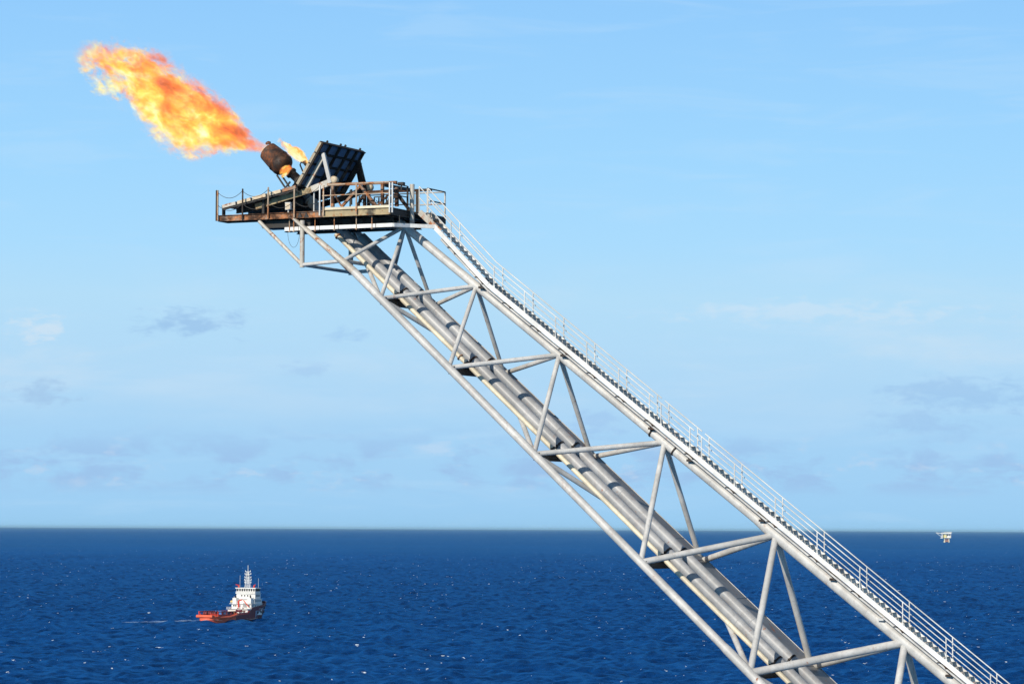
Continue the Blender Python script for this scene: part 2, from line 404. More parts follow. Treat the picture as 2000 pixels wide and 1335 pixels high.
# ------------------------------------------------------------------ stairway on the upper chord
st = empty('boom_stairway', B(36.5, 0, zr(36.5) - 1.1), 'white railed steel stairway climbing along the top of the boom to the platform', 'stairway')
zs = lambda u: zr(u) - 1.06
SV = .46
ukink = Pv(849, 442, -SV)[0]; utop = Pv(824, 414, -SV)[0]; ztop = Pv(824, 414, -SV)[2] - .1
for v in (-SV - .03, SV):
    def fn(mb):
        mb.bar(B(ukink - .05, v, zs(ukink - .05)), B(8.34, v, zs(8.34)), .07, .20, V((0, 0, 1)))
        mb.bar(B(8.3, v, zs(8.3)), B(36.5, v, zs(36.5)), .07, .20, V((0, 0, 1)))
    part('stringer', 'white', st, fn)
    part('upper_stringer', 'grey_rust', st, lambda mb: mb.bar(B(utop - .1, v, ztop + .1), B(ukink + .3, v, zs(ukink + .3) + .06), .05, .26))
part('tray_strip', 'grey', st, lambda mb: [mb.tube(B(a, -SV + .02, zs(a) - .27), B(b, -SV + .02, zs(b) - .27), .045, 8) for a, b in ((ukink + .3, 8.3), (8.3, 36.5))] +
     [mb.bar(B(a, -SV + .13, zs(a) - .24), B(b, -SV + .13, zs(b) - .24), .16, .03) for a, b in ((ukink + .3, 8.3), (8.3, 36.5))])
us = []; u = utop + .12
while u < 36.2: us.append(u); u += .212 if u < 16.2 else .262
def tread(mb, u):
    s = .212 if u < 16.2 else .262
    z = (zs(u) + .08) if u > ukink else np.interp(u, [utop, ukink], [ztop + .2, zs(ukink) + .08])
    mb.box(B(u, 0, z), HB * (s * .36), NN * (SV - .02), V((0, 0, .010)))
    for v in (-SV + .02, SV - .04):
        mb.prism([B(u - s * .42, v, z), B(u + s * .5, v, z), B(u + s * .5, v, z - .032), B(u - s * .40, v, z - .02)], NN * .02)
far_us, near_us = us[:-100], us[-100:]
for u in near_us: part('tread', 'tread', st, lambda mb: tread(mb, u))
if far_us: part('tread', 'tread', st, lambda mb: [tread(mb, u) for u in far_us])['kind'] = 'stuff'
posts = [_a[0], 8.617, 10.13, 11.646, 13.166, 14.705]
posts += [Pv(x, y, -.45)[0] for x, y in ((1268.5, 768), (1291, 788), (1347.5, 833), (1370, 851))]
posts += [20.16, 22.035, 23.935, 25.846, 27.738, 29.633, 31.547, 33.45, 35.35]
for v in (-.45, .45):
    for u in posts:
        part('handrail_post', 'rail', st, lambda mb: (mb.tube(B(u, v, zs(u) - .02), B(u, v, zr(u)), .026, 8), mb.box(B(u, v, zs(u) + .1), HB * .04, NN * .02, V((0, 0, .08)))))
    u0 = Pv(822, 371, v)[0]
    cuts = [8.23, Pv(1280, 778, -.45)[0], Pv(1359, 842, -.45)[0], 36.5]
    for a, b in zip(cuts, cuts[1:]):
        for dz, nm in ((0, 'handrail'), (-.5, 'midrail')):
            part(nm, 'rail', st, lambda mb: mb.tube(B(a + .07, v, zr(a + .07) + dz), B(b - .07, v, zr(b - .07) + dz), .021 if dz else .025, 8))
    ut0 = Pv(819, 366, -.45)[0]                                   # upper flight rails rising to the landing
    for dz, nm in ((0, 'handrail'), (-.5, 'midrail')):
        part(nm, 'rail', st, lambda mb: mb.tube(B(8.3, v, zr(8.3) + dz), B(ut0, v, zr(ut0) + dz), .025, 8))
    part('handrail_post', 'rail', st, lambda mb: mb.tube(B(ut0, v, 14.2), B(ut0, v, zr(ut0)), .028, 8))
for (px, py) in ((937, 552), (1097, 688), (1268, 826), (1343, 890), (1484, 1004), (1622, 1122), (1848, 1306), (1716, 1205)):
    u = Pv(px, py, -.2)[0]
    big = (px not in (1716,))  # dark brackets have their shadow put into the colour
    part('bracket', 'frust' if big else 'grey', st, lambda mb: (mb.prism([B(u - .02, -SV + .04, zs(u) - .12), B(u + .34, -SV + .04, zs(u + .34) - .12), B(u + .22, -.1, zt(u + .22) + .15), B(u + .02, -.1, zt(u + .02) + .12)], V((0, 0, -.02))),
         mb.prism([B(u - .02, SV - .04, zs(u) - .12), B(u + .34, SV - .04, zs(u + .34) - .12), B(u + .22, .1, zt(u + .22) + .15), B(u + .02, .1, zt(u + .02) + .12)], V((0, 0, -.02))),
         mb.box(B(u + .15, 0, zt(u + .15) + .22), HB * .13, NN * .40, V((0, 0, .05)))))
u = 6.5
while u < 36:                                                      # small hangers under the stringer
    part('hanger', 'frust', st, lambda mb: (mb.prism([B(u, -SV - .05, zs(u) - .10), B(u + .26, -SV - .05, zs(u + .26) - .10), B(u + .16, -SV - .05, zs(u + .16) - .26)], NN * .5),
                                          mb.box(B(u - .14, -SV + .1, zs(u - .14) - .22), HB * .07, NN * .16, V((0, 0, .02)))))
    u += 1.38 if u < 16 else 1.9

# ------------------------------------------------------------------ platform at the boom tip
ZD = 14.06; UL, UR = -4.555, 4.342; VN = -2.365; VF = 2.365
uw = Pv(505, 436, VN)[0]
pl = empty('tip_platform', B(1.9, 0, ZD), 'rust stained steel platform with railings at the upper end of the boom', 'platform')
uj = Pv(576, 425, VN)[0]; uy = Pv(632, 410, VN)[0]
def part2(n, m, fn, lab=None): return part(n, m, pl, fn, lab)
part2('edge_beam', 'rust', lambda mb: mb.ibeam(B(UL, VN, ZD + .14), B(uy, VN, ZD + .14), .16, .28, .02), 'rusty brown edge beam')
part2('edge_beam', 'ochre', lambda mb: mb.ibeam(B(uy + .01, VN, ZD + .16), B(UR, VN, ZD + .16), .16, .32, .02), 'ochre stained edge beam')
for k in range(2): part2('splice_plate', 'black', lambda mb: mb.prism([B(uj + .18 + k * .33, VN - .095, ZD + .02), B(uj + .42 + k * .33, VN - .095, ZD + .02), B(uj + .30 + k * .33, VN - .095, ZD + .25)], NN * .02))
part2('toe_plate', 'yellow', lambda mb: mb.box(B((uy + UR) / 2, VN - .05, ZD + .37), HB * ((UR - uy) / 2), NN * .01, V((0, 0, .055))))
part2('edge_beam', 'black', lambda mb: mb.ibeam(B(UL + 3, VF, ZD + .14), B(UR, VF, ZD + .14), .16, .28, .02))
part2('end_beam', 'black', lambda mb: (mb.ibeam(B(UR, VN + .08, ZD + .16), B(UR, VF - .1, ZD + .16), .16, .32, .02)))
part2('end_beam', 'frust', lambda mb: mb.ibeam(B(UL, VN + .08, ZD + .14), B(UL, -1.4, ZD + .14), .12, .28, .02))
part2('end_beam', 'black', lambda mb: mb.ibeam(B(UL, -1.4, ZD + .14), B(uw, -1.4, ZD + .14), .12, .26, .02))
part2('walkway_grating', 'tread', lambda mb: mb.box(B((UL + uw) / 2, -1.9, ZD + .25), HB * ((uw - UL) / 2), NN * .42, V((0, 0, .02))))
part2('deck_plate', 'black', lambda mb: mb.box(B((uw + UR) / 2, 0, ZD + .27), HB * ((UR - uw) / 2 - .02), NN * 2.26, V((0, 0, .03))))
for i in range(8):
    u = uw + .3 + i * (UR - uw - .6) / 7
    part2('deck_joist', 'black', lambda mb: mb.ibeam(B(u, VN + .1, ZD + .10), B(u, VF - .1, ZD + .10), .12, .24, .02))
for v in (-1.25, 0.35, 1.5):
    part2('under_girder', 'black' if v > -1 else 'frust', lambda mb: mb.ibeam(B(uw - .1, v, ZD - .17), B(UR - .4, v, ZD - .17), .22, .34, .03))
u0, u1 = Pz(508, 437, ZD - .2)[0], 0
part2('under_box', 'black', lambda mb: mb.box(B(uw + 1.3, -1.6, ZD - .20), HB * 1.25, NN * .5, V((0, 0, .17))))
part2('drain_pipe', 'pipe', lambda mb: mb.tube(B(Pv(600, 434, -1.0)[0], -1.0, ZD - .28), B(Pv(700, 432, -1.0)[0], -1.0, ZD - .28), .10, 16))
# hung white cable duct below the near edge
dv = -2.15
dz0 = Pv(660, 443.5, dv)[2]
pk = [B(Pv(557, 447.5, dv)[0], dv, dz0), B(Pv(768, 438, dv)[0], dv, dz0), B(Pv(800, 440.5, -1.2)[0], -1.2, Pv(800, 440.5, -1.2)[2]), B(ukink, -SV - .02, zs(ukink))]
duct = empty('cable_duct', pk[0], 'white box duct hung by thin rods below the near edge of the platform', 'cable duct')
part('duct_run', 'white', duct, lambda mb: [mb.bar(a, b, .12, .17) for a, b in zip(pk, pk[1:])])
for px in (567, 575.5, 617, 654.5, 697.5, 728, 781.5):
    p = Pv(px, 440, dv if px < 770 else -1.6); 
    part('hanger_rod', 'railrust', duct, lambda mb: (mb.tube(B(p[0], (dv if px < 770 else -1.6) - .08, dz0 - .16), B(p[0], (dv if px < 770 else -1.6) - .08, ZD + .02), .022, 8), mb.box(B(p[0], dv if px < 770 else -1.6, dz0 - .11), HB * .05, NN * .12, V((0, 0, .015)))))
for px in (584, 625, 662, 735): 
    p = Pv(px, 441, dv); part('joint_band', 'frust', duct, lambda mb: mb.box(B(p[0], dv, dz0), HB * .012, NN * .068, V((0, 0, .095))))
# near railing
ztr = Pv(761, 356, VN)[2]; zmr = Pv(761, 377, VN)[2]
def rail_line(n, m, p, q, r=.028): part2(n, m, lambda mb: mb.tube(p, q, r, 8))
ra = Pv(632, 362, VN)[0]
VR = VN - .11
rail_line('handrail', 'railrust', B(Pv(641, 361, VR)[0], VR, ztr), B(UR, VR, ztr), .035)
rail_line('midrail', 'railrust', B(ra, VR, zmr), B(UR, VR, zmr), .026)
for px, mt in ((624.7, 'rail'), (631.9, 'railrust'), (696, 'railrust'), (761, 'rail'), (766.5, 'rail')):
    u = Pv(px, 390, VR)[0]
    part2('railing_post', mt, lambda mb: (mb.bar(B(u, VR, ZD + .07), B(u, VR, ztr - .01), .06, .06, HB)))
# end railing, from near right corner away
zte = ztr - .02
for z in (zte, zte - .5): rail_line('handrail' if z == zte else 'midrail', 'frust', B(UR, VR + .03, z), B(UR, -.62, z), .026)
part2('end_post', 'grey_rust', lambda mb: mb.tube(B(UR + .1, -.40, ZD - .25), B(UR + .1, -.40, ztr + .1), .11, 16), 'stout grey post at the head of the stairs')
for v in (-.66,): part2('railing_post', 'frust', lambda mb: mb.bar(B(UR, v, ZD), B(UR, v, zte), .07, .07, HB))
# landing with its own rail behind the stair head
part2('landing', 'black', lambda mb: mb.box(B(UR + .15, 1.0, ZD + .22), HB * .22, NN * 1.4, V((0, 0, .05))))
part2('landing_beam', 'frust', lambda mb: mb.box(B(UR + .38, 1.5, ZD + .12), HB * .04, NN * .92, V((0, 0, .16))))
for z in (ztr, ztr - .55):
    rail_line('handrail' if z == ztr else 'midrail', 'frust', B(UR + .38, .6, z), B(UR + .38, 2.4, z), .03)
    rail_line('handrail' if z == ztr else 'midrail', 'grey_rust', B(UR + .38, 2.4, z), B(UR - 1.3, 2.4, z), .03)
for (uu, vv) in ((.38, .6), (.38, 2.4), (-.5, 2.4)):
    part2('railing_post', 'grey_rust', lambda mb: mb.bar(B(UR + uu, vv, ZD + .15), B(UR + uu, vv, ztr), .055, .055, HB))
# far railing
for z in (ztr, ztr - .5): rail_line('handrail' if z == ztr else 'midrail', 'frust', B(.5, VF, z), B(UR - 1.4, VF, z), .024)
for k in range(3): part2('railing_post', 'black', lambda mb: mb.bar(B(.6 + k * 1.1, VF, ZD + .2), B(.6 + k * 1.1, VF, ztr), .05, .05, HB))
# stanchions and slack chains along the catwalk
stx = [(423, 374, 'frust'), (425.5, 374, 'railrust'), (474, 371, 'frust'), (524, 368, 'railrust'), (575, 366, 'railrust')]
sp = []
for px, py, mt in stx:
    p = Pv(px, py, VR); sp.append(p)
    part2('stanchion', mt, lambda mb: (mb.tube(B(p[0], VR, ZD + .02), B(p[0], VR, p[2]), .038, 8), mb.lathe(B(p[0], VR, p[2]), V((0, 0, 1)), [(0, .03), (.03, .045), (.07, .01)], 8)))
sp.append(Pv(624.7, 362, VR))
for a, b in zip(sp[1:], sp[2:]):
    for dz in (.04, .62):
        pts = []
        for k in range(15):
            t = k / 14; pts.append(B(a[0] + (b[0] - a[0]) * t, VR - .02, a[2] + (b[2] - a[2]) * t - dz - .30 * 4 * t * (1 - t)))
        part2('chain', 'cable', lambda mb: mb.path(pts, .012, 6))
# brown frames standing on the deck
def beam(px0, py0, px1, py1, v, wd_, mt, n='frame_member', v1=None):
    a, b = Pv(px0, py0, v), Pv(px1, py1, v if v1 is None else v1)
    part2(n, mt, lambda mb: mb.bar(B(*a), B(*b), wd_, wd_, NN))
def frame(v, mt, k=1.0):
    g = lambda px, py: Pv(px, py, -1.9)
    def seg(x0, y0, x1, y1, w_):
        a, b = g(x0, y0), g(x1, y1)
        part2('frame_member', mt, lambda mb: mb.bar(B(a[0], v, a[2]), B(b[0], v, b[2]), w_, w_, NN))
    seg(667, 404, 704, 363, .11); seg(704, 363, 737, 404, .11)
    seg(747, 357, 747, 404, .13); seg(650, 362, 650, 404, .13)
    seg(738, 400, 770, 370, .07) if v < 0 else None
    seg(650, 372, 666, 402, .07)
    seg(640, 361, 775, 356, .12)
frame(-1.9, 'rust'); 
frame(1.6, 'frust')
beam(719, 376, 775, 372, -1.0, .13, 'rust'); beam(775, 366, 775, 403, -1.2, .14, 'rust'); beam(772, 372, 797, 407, -.9, .12, 'frust')
beam(757, 403, 775, 376, -1.2, .08, 'frust'); beam(749, 361, 802, 371, -1.9, .13, 'black', v1=.6)
beam(697, 403, 712, 378, -.6, .10, 'frust'); beam(712, 368, 712, 404, -.6, .12, 'frust'); beam(686, 400, 686, 370, 0.3, .08, 'black')
beam(731, 385, 731, 402, .2, .05, 'cable'); beam(731, 385, 748, 384, .2, .05, 'cable')
part2('lamp_head', 'black', lambda mb: (mb.box(B(*Pv(784, 359, -.9)), HB * .14, NN * .1, V((0, 0, .07))), mb.bar(B(*Pv(784, 362, -.9)), B(*Pv(784, 372, -.9)), .05, .05, NN)))
rr = random.Random(5)
for k in range(16):                                                # loose burnt cables inside the frames
    x0 = 600 + rr.random() * 160; x1 = x0 + rr.uniform(12, 34); v = rr.uniform(-1.5, 1.5)
    y0, y1 = rr.uniform(368, 392), rr.uniform(376, 400); pts = []
    for i in range(9):
        t = i / 8; p = Pv(x0 + (x1 - x0) * t, y0 + (y1 - y0) * t + 18 * t * (1 - t) * rr.uniform(.8, 1.2), v); pts.append(B(*p))
    part2('cable', 'cable', lambda mb: mb.path(pts, .018, 6))
for x, t_ in ((613.5, 372), (646.7, 362), (684, 372), (702, 384), (740, 386)):
    v = -1.7 if x < 650 else .5
    part2('riser_tube', 'rail' if x < 650 else 'frust', lambda mb: mb.tube(B(*Pv(x, t_, v)), B(Pv(x, t_, v)[0], v, ZD + .2), .035, 8))
# junction box on the rail and the loop of cable below
jb = empty('junction_box', B(*Pv(563.5, 411, -2.2)), 'small pale junction box standing on the rusty platform edge beam', 'junction box')
c = B(*Pv(563.5, 403, -2.2)); part('box_body', 'white', jb, lambda mb: (mb.box(c, HB * .13, NN * .08, V((0, 0, .155))), mb.box(c + V((0, 0, .165)), HB * .14, NN * .09, V((0, 0, .012)))))
part('door', 'cream', jb, lambda mb: mb.box(c - NN * .085, HB * .11, NN * .006, V((0, 0, .135))))
part('foot', 'rail', jb, lambda mb: mb.bar(c - V((0, 0, .15)), c - V((0, 0, .40)), .07, .05, HB))
part('conduit', 'cable', jb, lambda mb: mb.path([c + HB * .13 + V((0, 0, .1)), c + HB * .19 + V((0, 0, .09)), c + HB * .17 - V((0, 0, .05)), c + HB * .22 - V((0, 0, .15)), c + HB * .14 - V((0, 0, .3))], .016, 6))
lp = []
for k in range(25):
    a = math.pi * k / 24; lp.append(B(*Pv(573.5 - 11.5 * math.cos(a), 452 + 31 * math.sin(a), -2.15)))
tag(MB.build((lambda mb: (mb.path(lp, .008, 6), mb)[1])(MB()), 'hanging_cable', M['cable'], None, lp[0]), 'thin loop of cable hanging below the left end of the white duct', 'cable')

# ------------------------------------------------------------------ heat shield: low ramp and steep panel wall
hs = empty('heat_shield', B(Pv(580, 362, 0)[0], 0, ZD + .3), 'black panelled heat shield with a low ramp and a steep wall behind the burner', 'heat shield')
VS = -2.2; SWD = 4.15
prof = [Pv(433, 404, VS), Pv(580, 364.5, VS)]
wall = [Pv(580, 360, VS), Pv(604, 317.5, VS), Pv(627, 276, VS)]
def plate(a, b, v0, v1, th, mat, name, lab=None, off=0.0, back=False):
    d = (B(*b) - B(*a)).normalized(); nr = d.cross(NN).normalized() * (-1 if back else 1)
    A0 = B(a[0], v0, a[2]) + nr * off; A1 = B(a[0], v1, a[2]) + nr * off; B0 = B(b[0], v0, b[2]) + nr * off; B1 = B(b[0], v1, b[2]) + nr * off
    return part(name, mat, hs, lambda mb: mb.prism([A0, A1, B1, B0], nr * th), lab)
def lerp(a, b, t): return tuple(x + (y - x) * t for x, y in zip(a, b))
plate(prof[0], prof[1], VS + .02, VS + SWD, .05, 'black', 'ramp_plate', off=0)
for k in range(5):
    a, b = lerp(*prof, k / 5 + .012), lerp(*prof, (k + 1) / 5 - .012)
    part('edge_strip', ('grey_rust', 'cream', 'cream', 'cream', 'rust')[k], hs, lambda mb: mb.bar(B(a[0], VS - .01, a[2]), B(b[0], VS - .01, b[2]), .05, .15, V((0, 0, 1))))
part('edge_channel', 'black', hs, lambda mb: mb.bar(B(prof[0][0], VS + .06, prof[0][2] - .05), B(prof[1][0], VS + .06, prof[1][2] - .05), .08, .22))
# ramp girder
for v, mt in ((-1.75, 'grey_rust'), (1.7, 'frust')):
    ga, gb, gc = Pv(500, 404, -1.75), Pv(610, 370, -1.75), Pv(655, 352, -1.75)
    part('ramp_girder', 'ochre' if v < 0 else 'frust', hs, lambda mb: mb.bar(B(ga[0], v, ga[2]), B(gb[0], v, gb[2]), .12, .27))
    part('ramp_girder', mt, hs, lambda mb: mb.bar(B(gb[0] - .02, v, gb[2]), B(gc[0], v, gc[2]), .14, .30))
    s0, s1 = Pv(599, 366, -1.75), Pv(634, 302, -1.75); part('strut', mt, hs, lambda mb: mb.bar(B(s0[0], v, s0[2]), B(s1[0], v, s1[2]), .13, .17))
    s0, s1 = Pv(648, 358, -1.75), Pv(634, 300, -1.75); part('strut', 'grey' if v < 0 else mt, hs, lambda mb: mb.bar(B(s0[0], v - .13, s0[2]), B(s1[0], v - .13, s1[2]), .12, .17))
    s0 = Pv(649, 356, -1.75); part('knuckle', 'cream', hs, lambda mb: mb.lathe(B(s0[0] + .12, v - .16, s0[2] + .1), NN, [(0, .08), (.02, .17), (.24, .17), (.26, .08)], 18))
for px in (437, 515):
    p = Pv(px, 412, -1.9); [part('ramp_post', 'black', hs, lambda mb: mb.bar(B(p[0], v, ZD + .1), B(p[0], v, Pv(px, 403 - (px - 437) * .2, -1.9)[2]), .12, .12, NN)) for v in (-1.9, 1.8)]
a0, a1 = Pv(470, 406, -.5), Pv(600, 392, -.5)
for v in (-.9, .2, 1.2): part('ramp_underframe', 'black', hs, lambda mb: mb.ibeam(B(a0[0], v, a0[2] - .15), B(a1[0], v, a1[2] - .1), .14, .3, .02))
# wall: plates, panels and frame bars seen from behind
for i, (a, b) in enumerate(zip(wall, wall[1:])):
    plate(a, b, VS + .01, VS + SWD, -.05, 'black', 'wall_plate', back=True)
    part('edge_strip', 'cream', hs, lambda mb: [mb.bar(B(*lerp(a, b, t0 + .02))- NN*.01, B(*lerp(a, b, t0 + .46)) - NN*.01, .05, .12, V((1, 0, 0))) for t0 in (0, .5)], 'cream painted edge strip')
rows = []
for a, b in zip(wall, wall[1:]):
    for k in range(2): rows.append((lerp(a, b, k / 2), lerp(a, b, (k + 1) / 2)))
nc = 5
cols = [VS + .08, VS + .88, VS + 1.80, VS + 2.70, VS + 3.45, VS + 4.08]
for (a, b) in rows:
    for c0, c1 in zip(cols, cols[1:]):
        plate(lerp(a, b, .10), lerp(a, b, .88), c0 + .10, c1 - .10, .035, 'panel', 'panel', off=.012, back=True)
    plate(lerp(a, b, -.05), lerp(a, b, .04), VS, VS + SWD, .09, 'black', 'cross_bar', off=.012, back=True)
for c0 in cols:
    for a, b in zip(wall, wall[1:]):
        plate(a, b, c0 - .05, c0 + .05, .12, 'frust', 'frame_bar', off=.014, back=True)
for k in (.6, 1.9, 2.35, 3.8):
    p = wall[-1]; v = VS + k
    part('lug', 'black', hs, lambda mb: mb.lathe(B(p[0], v, p[2] + .02), V((0, 0, 1)), [(0, .05), (.04, .06), (.09, .02)], 8))
plate(lerp(wall[1], wall[2], .96), wall[2], VS, VS + SWD, .18, 'frust', 'top_bar', off=-.03, back=True)
s0, s1 = Pv(705, 360, 2.1), Pv(697, 318, 2.1)
part('strut', 'frust', hs, lambda mb: mb.bar(B(*s0), B(*s1), .16, .16, NN))

# ------------------------------------------------------------------ burner
NV = -.35
bo = Pv(523, 295, NV); bs_ = Pv(584, 352, NV)
d = (B(*bs_) - B(*bo)).normalized()
bn = empty('flare_burner', B(*bs_), 'scorched brown drum shaped flare burner spitting the big flame', 'burner')
def drum(mb):
    mb.lathe(B(*bo), d, [(.02, .40), (.0, .42), (0, .455), (.07, .47), (.72, .535), (.73, .555), (.77, .555), (.78, .54), (1.02, .545), (1.14, .52), (1.24, .45), (1.32, .34), (1.38, .24)], 36, caps=False)
    mb.lathe(B(*bo), d, [(1.0, .46), (.3, .44), (.02, .40)], 36, caps=False)
part('drum', 'burner', bn, drum)
part('neck', 'black', bn, lambda mb: mb.lathe(B(*bo), d, [(1.36, .24), (1.60, .20), (1.62, .27), (1.70, .27), (1.72, .2), (2.15, .2), (2.17, .29), (2.27, .29), (2.28, .2)], 24))
part('lug', 'burner', bn, lambda mb: mb.lathe(B(*bo) + d * .12 + V((-.05, 0, .40)), V((-.3, 0, 1)), [(0, .13), (.08, .13), (.13, .05)], 12))
s0 = Pv(546, 343, NV); s1 = Pv(564, 366, NV)
part('bracket', 'black', bn, lambda mb: [mb.bar(B(s0[0], NV + k, s0[2]), B(s1[0], NV + k, s1[2] - .1), .06, .07) for k in (-.25, .25)])
s2 = Pv(572, 356, NV); part('bracket', 'black', bn, lambda mb: [mb.bar(B(s1[0], NV + k, s1[2]), B(s2[0], NV + k, s2[2]), .06, .07) for k in (-.25, .25)])
rp = [B(*bs_), B(*Pv(600, 384, NV)), B(*Pv(612, 398, NV)), B(*Pv(634, 420, NV)), gpf(gpa[0])]
part('riser', 'pipe', bn, lambda mb: [mb.tube(a, b, .17, 20) for a, b in zip(rp, rp[1:])])
part('valve', 'grey_rust', bn, lambda mb: (mb.lathe(rp[2] - (rp[3] - rp[1]).normalized() * .3, rp[3] - rp[1], [(0, .17), (0, .25), (.06, .25), (.06, .19), (.28, .27), (.45, .19), (.45, .25), (.51, .25), (.51, .17)], 20)))
g1 = Pv(588, 326, -1.6); pk2 = [B(*Pv(x, y, -1.6)) for x, y in ((592, 336), (586, 322), (588, 317), (594, 319), (598, 325))]
part('pilot_tube', 'black', bn, lambda mb: mb.path(pk2, .035, 8))
pn = empty('pilot_burner', B(*Pv(612, 345, 0)), 'thin pilot burner tube behind the shield wall with a slim flame', 'burner')
pa, pb = Pv(614, 350, -1.2), Pv(598, 318, -1.2)
part('pilot_pipe', 'burner', pn, lambda mb: mb.tube(B(*pa), B(*pb), .05, 10))
part('pilot_tip', 'burner', pn, lambda mb: mb.lathe(B(*pb) - V((0, 0, .1)), B(*pb) - B(*pa), [(0, .06), (.04, .09), (.2, .10)], 12))

# ------------------------------------------------------------------ flames
def flame(name, p0, p1, v, widths, centers, amp, scale, dens, bright, label, seed, rag=.25, cols=None, flat=1.0):
    A, C = B(*Pv(*p0, v)), B(*Pv(*p1, v))
    L = (C - A).length; ex = (C - A).normalized(); ey = NN.copy(); ez = ex.cross(ey).normalized()
    if ez.z < 0: ez = -ez
    ey = ez.cross(ex).normalized()
    mw = Matrix((ex, ey, ez)).transposed().to_4x4(); mw.translation = A
    mb = MB(); n = 20; rings = []
    ts = np.linspace(-.06, 1.08, 16); wt = [w_[0] for w_ in widths]; wv = [w_[1] for w_ in widths]; ct = [c_[0] for c_ in centers]; cv = [c_[1] for c_ in centers]
    for t in ts:
        r = np.interp(t, wt, wv) * 1.35 + amp * .55 + .03; cz = np.interp(t, ct, cv)
        rings.append(mb.ring(V((t * L, 0, cz)), V((0, 1, 0)), V((0, 0, 1)), r, n))
    for a, b in zip(rings, rings[1:]):
        for i in range(n): j = (i + 1) % n; mb.face([a + i, a + j, b + j, b + i], True)
    mb.face([rings[0] + i for i in range(n)][::-1]); mb.face([rings[-1] + i for i in range(n)])
    me = bpy.data.meshes.new(name); me.from_pydata(mb.v, [], mb.f); me.update()
    o = bpy.data.objects.new(name, me); col.objects.link(o); o.matrix_world = mw
    m = bpy.data.materials.new(name + '_gas'); m.use_nodes = True; t = NT(m.node_tree)
    tc = t.n('ShaderNodeTexCoord').outputs['Object']
    off = t.n('ShaderNodeVectorMath', {0: tc, 1: (seed, seed * 1.7, seed * .3)}, operation='ADD').outputs[0]
    off = t.n('ShaderNodeMapping', {0: off, 3: (.62, 1, 1.1)}).outputs[0]
    n0 = t.noise(off, scale * .45, 2, .5).outputs['Color']; n1 = t.noise(off, scale * 1.6, 6, .66).outputs['Color']
    def cen(c, k):
        s_ = t.n('ShaderNodeVectorMath', {0: c, 1: (.5, .5, .5)}, operation='SUBTRACT').outputs[0]
        return t.n('ShaderNodeVectorMath', {0: s_, 'Scale': k}, operation='SCALE').outputs[0]
    dis = t.n('ShaderNodeVectorMath', {0: cen(n0, amp * 1.6), 1: cen(n1, amp * 1.5)}, operation='ADD').outputs[0]
    xr = t.math('DIVIDE', t.n('ShaderNodeSeparateXYZ', {0: tc}).outputs[0], L)
    grow = t.maprange(xr, 0, .35, .12, 1.0)
    dis = t.n('ShaderNodeVectorMath', {0: dis, 'Scale': grow}, operation='SCALE').outputs[0]
    p = t.n('ShaderNodeVectorMath', {0: tc, 1: dis}, operation='ADD').outputs[0]
    s3 = t.n('ShaderNodeSeparateXYZ', {0: p}); x = t.math('DIVIDE', s3.outputs[0], L)
    wmax = max(wv)
    def curve(tt, vv, lo, hi):
        nd = t.n('ShaderNodeFloatCurve', {1: x}); c = nd.mapping.curves[0]
        pts = [(a, (b - lo) / (hi - lo)) for a, b in zip(tt, vv)]
        while len(c.points) < len(pts): c.points.new(.5, .5)
        for q_, (a, b) in zip(c.points, pts): q_.location = (a, b)
        nd.mapping.update(); return t.math('ADD', t.math('MULTIPLY', nd.outputs[0], hi - lo), lo)
    rad_ = t.math('MAXIMUM', curve(wt, wv, 0, wmax), .01)
    cz = curve(ct, cv, min(cv) - .01, max(cv) + .01)
    dz = t.math('SUBTRACT', s3.outputs[2], cz); dy = t.math('MULTIPLY', s3.outputs[1], flat)
    rr = t.math('DIVIDE', t.math('SQRT', t.math('ADD', t.math('MULTIPLY', dz, dz), t.math('MULTIPLY', dy, dy))), rad_)
    fine = t.noise(off, scale * 2.4, 8, .72, 1.4).outputs[0]
    rr = t.math('ADD', rr, t.math('MULTIPLY', t.math('SUBTRACT', fine, .5), rag * 4))
    holes = t.noise(off, scale * .75, 5, .7, .8).outputs[0]
    rr = t.math('ADD', rr, t.math('MULTIPLY', t.maprange(holes, .56, .36), t.maprange(x, .42, .95, 0.0, 1.5)))
    body = t.math('POWER', t.maprange(rr, 1.06, .50), 1.25)
    wisp = t.noise(off, scale * 1.9, 6, .7, .6).outputs[0]
    body = t.math('MULTIPLY', body, t.maprange(wisp, .34, .62, .08, 1.8))
    cap = t.math('MULTIPLY', t.maprange(x, -.02, .03), t.maprange(x, 1.06, .93))
    dn = t.math('MULTIPLY', t.math('MULTIPLY', body, cap), dens)
    thin = t.math('MULTIPLY', t.maprange(x, .55, 1.0, 1.0, .40), t.maprange(x, .02, .28, .55, 1.0))
    dn = t.math('MULTIPLY', dn, thin)
    tone = t.noise(off, scale * .9, 5, .66, .5).outputs[0]
    low_ = t.maprange(dz, -wmax, wmax * .9, .07, -.06, smooth=False)
    tone = t.math('ADD', t.math('ADD', tone, low_), t.maprange(x, .0, .3, -.06, 0.0))
    cl = t.ramp(t.maprange(tone, .33, .68, 0, 1, smooth=False), cols or [(0, (.50, .11, .05)), (.22, (.95, .20, .05)), (.40, (1.0, .33, .06)), (.55, (1.0, .58, .08)), (.70, (1.0, .85, .18)), (.86, (1.0, 1.0, .50)), (1.0, (1.0, 1.0, .80))])
    ab = t.n('ShaderNodeVolumeAbsorption', {'Color': (0, 0, 0, 1), 'Density': dn})
    cl = t.mix(t.maprange(body, .35, .02), cl, (1.0, .42, .30))
    em = t.n('ShaderNodeEmission', {'Color': cl, 'Strength': t.math('MULTIPLY', dn, bright)})
    ad = t.n('ShaderNodeAddShader', {0: ab.outputs[0], 1: em.outputs[0]})
    t.n('ShaderNodeOutputMaterial', {'Volume': ad.outputs[0]})
    me.materials.append(m)
    try: m.cycles.volume_step_rate = .15
    except Exception: pass
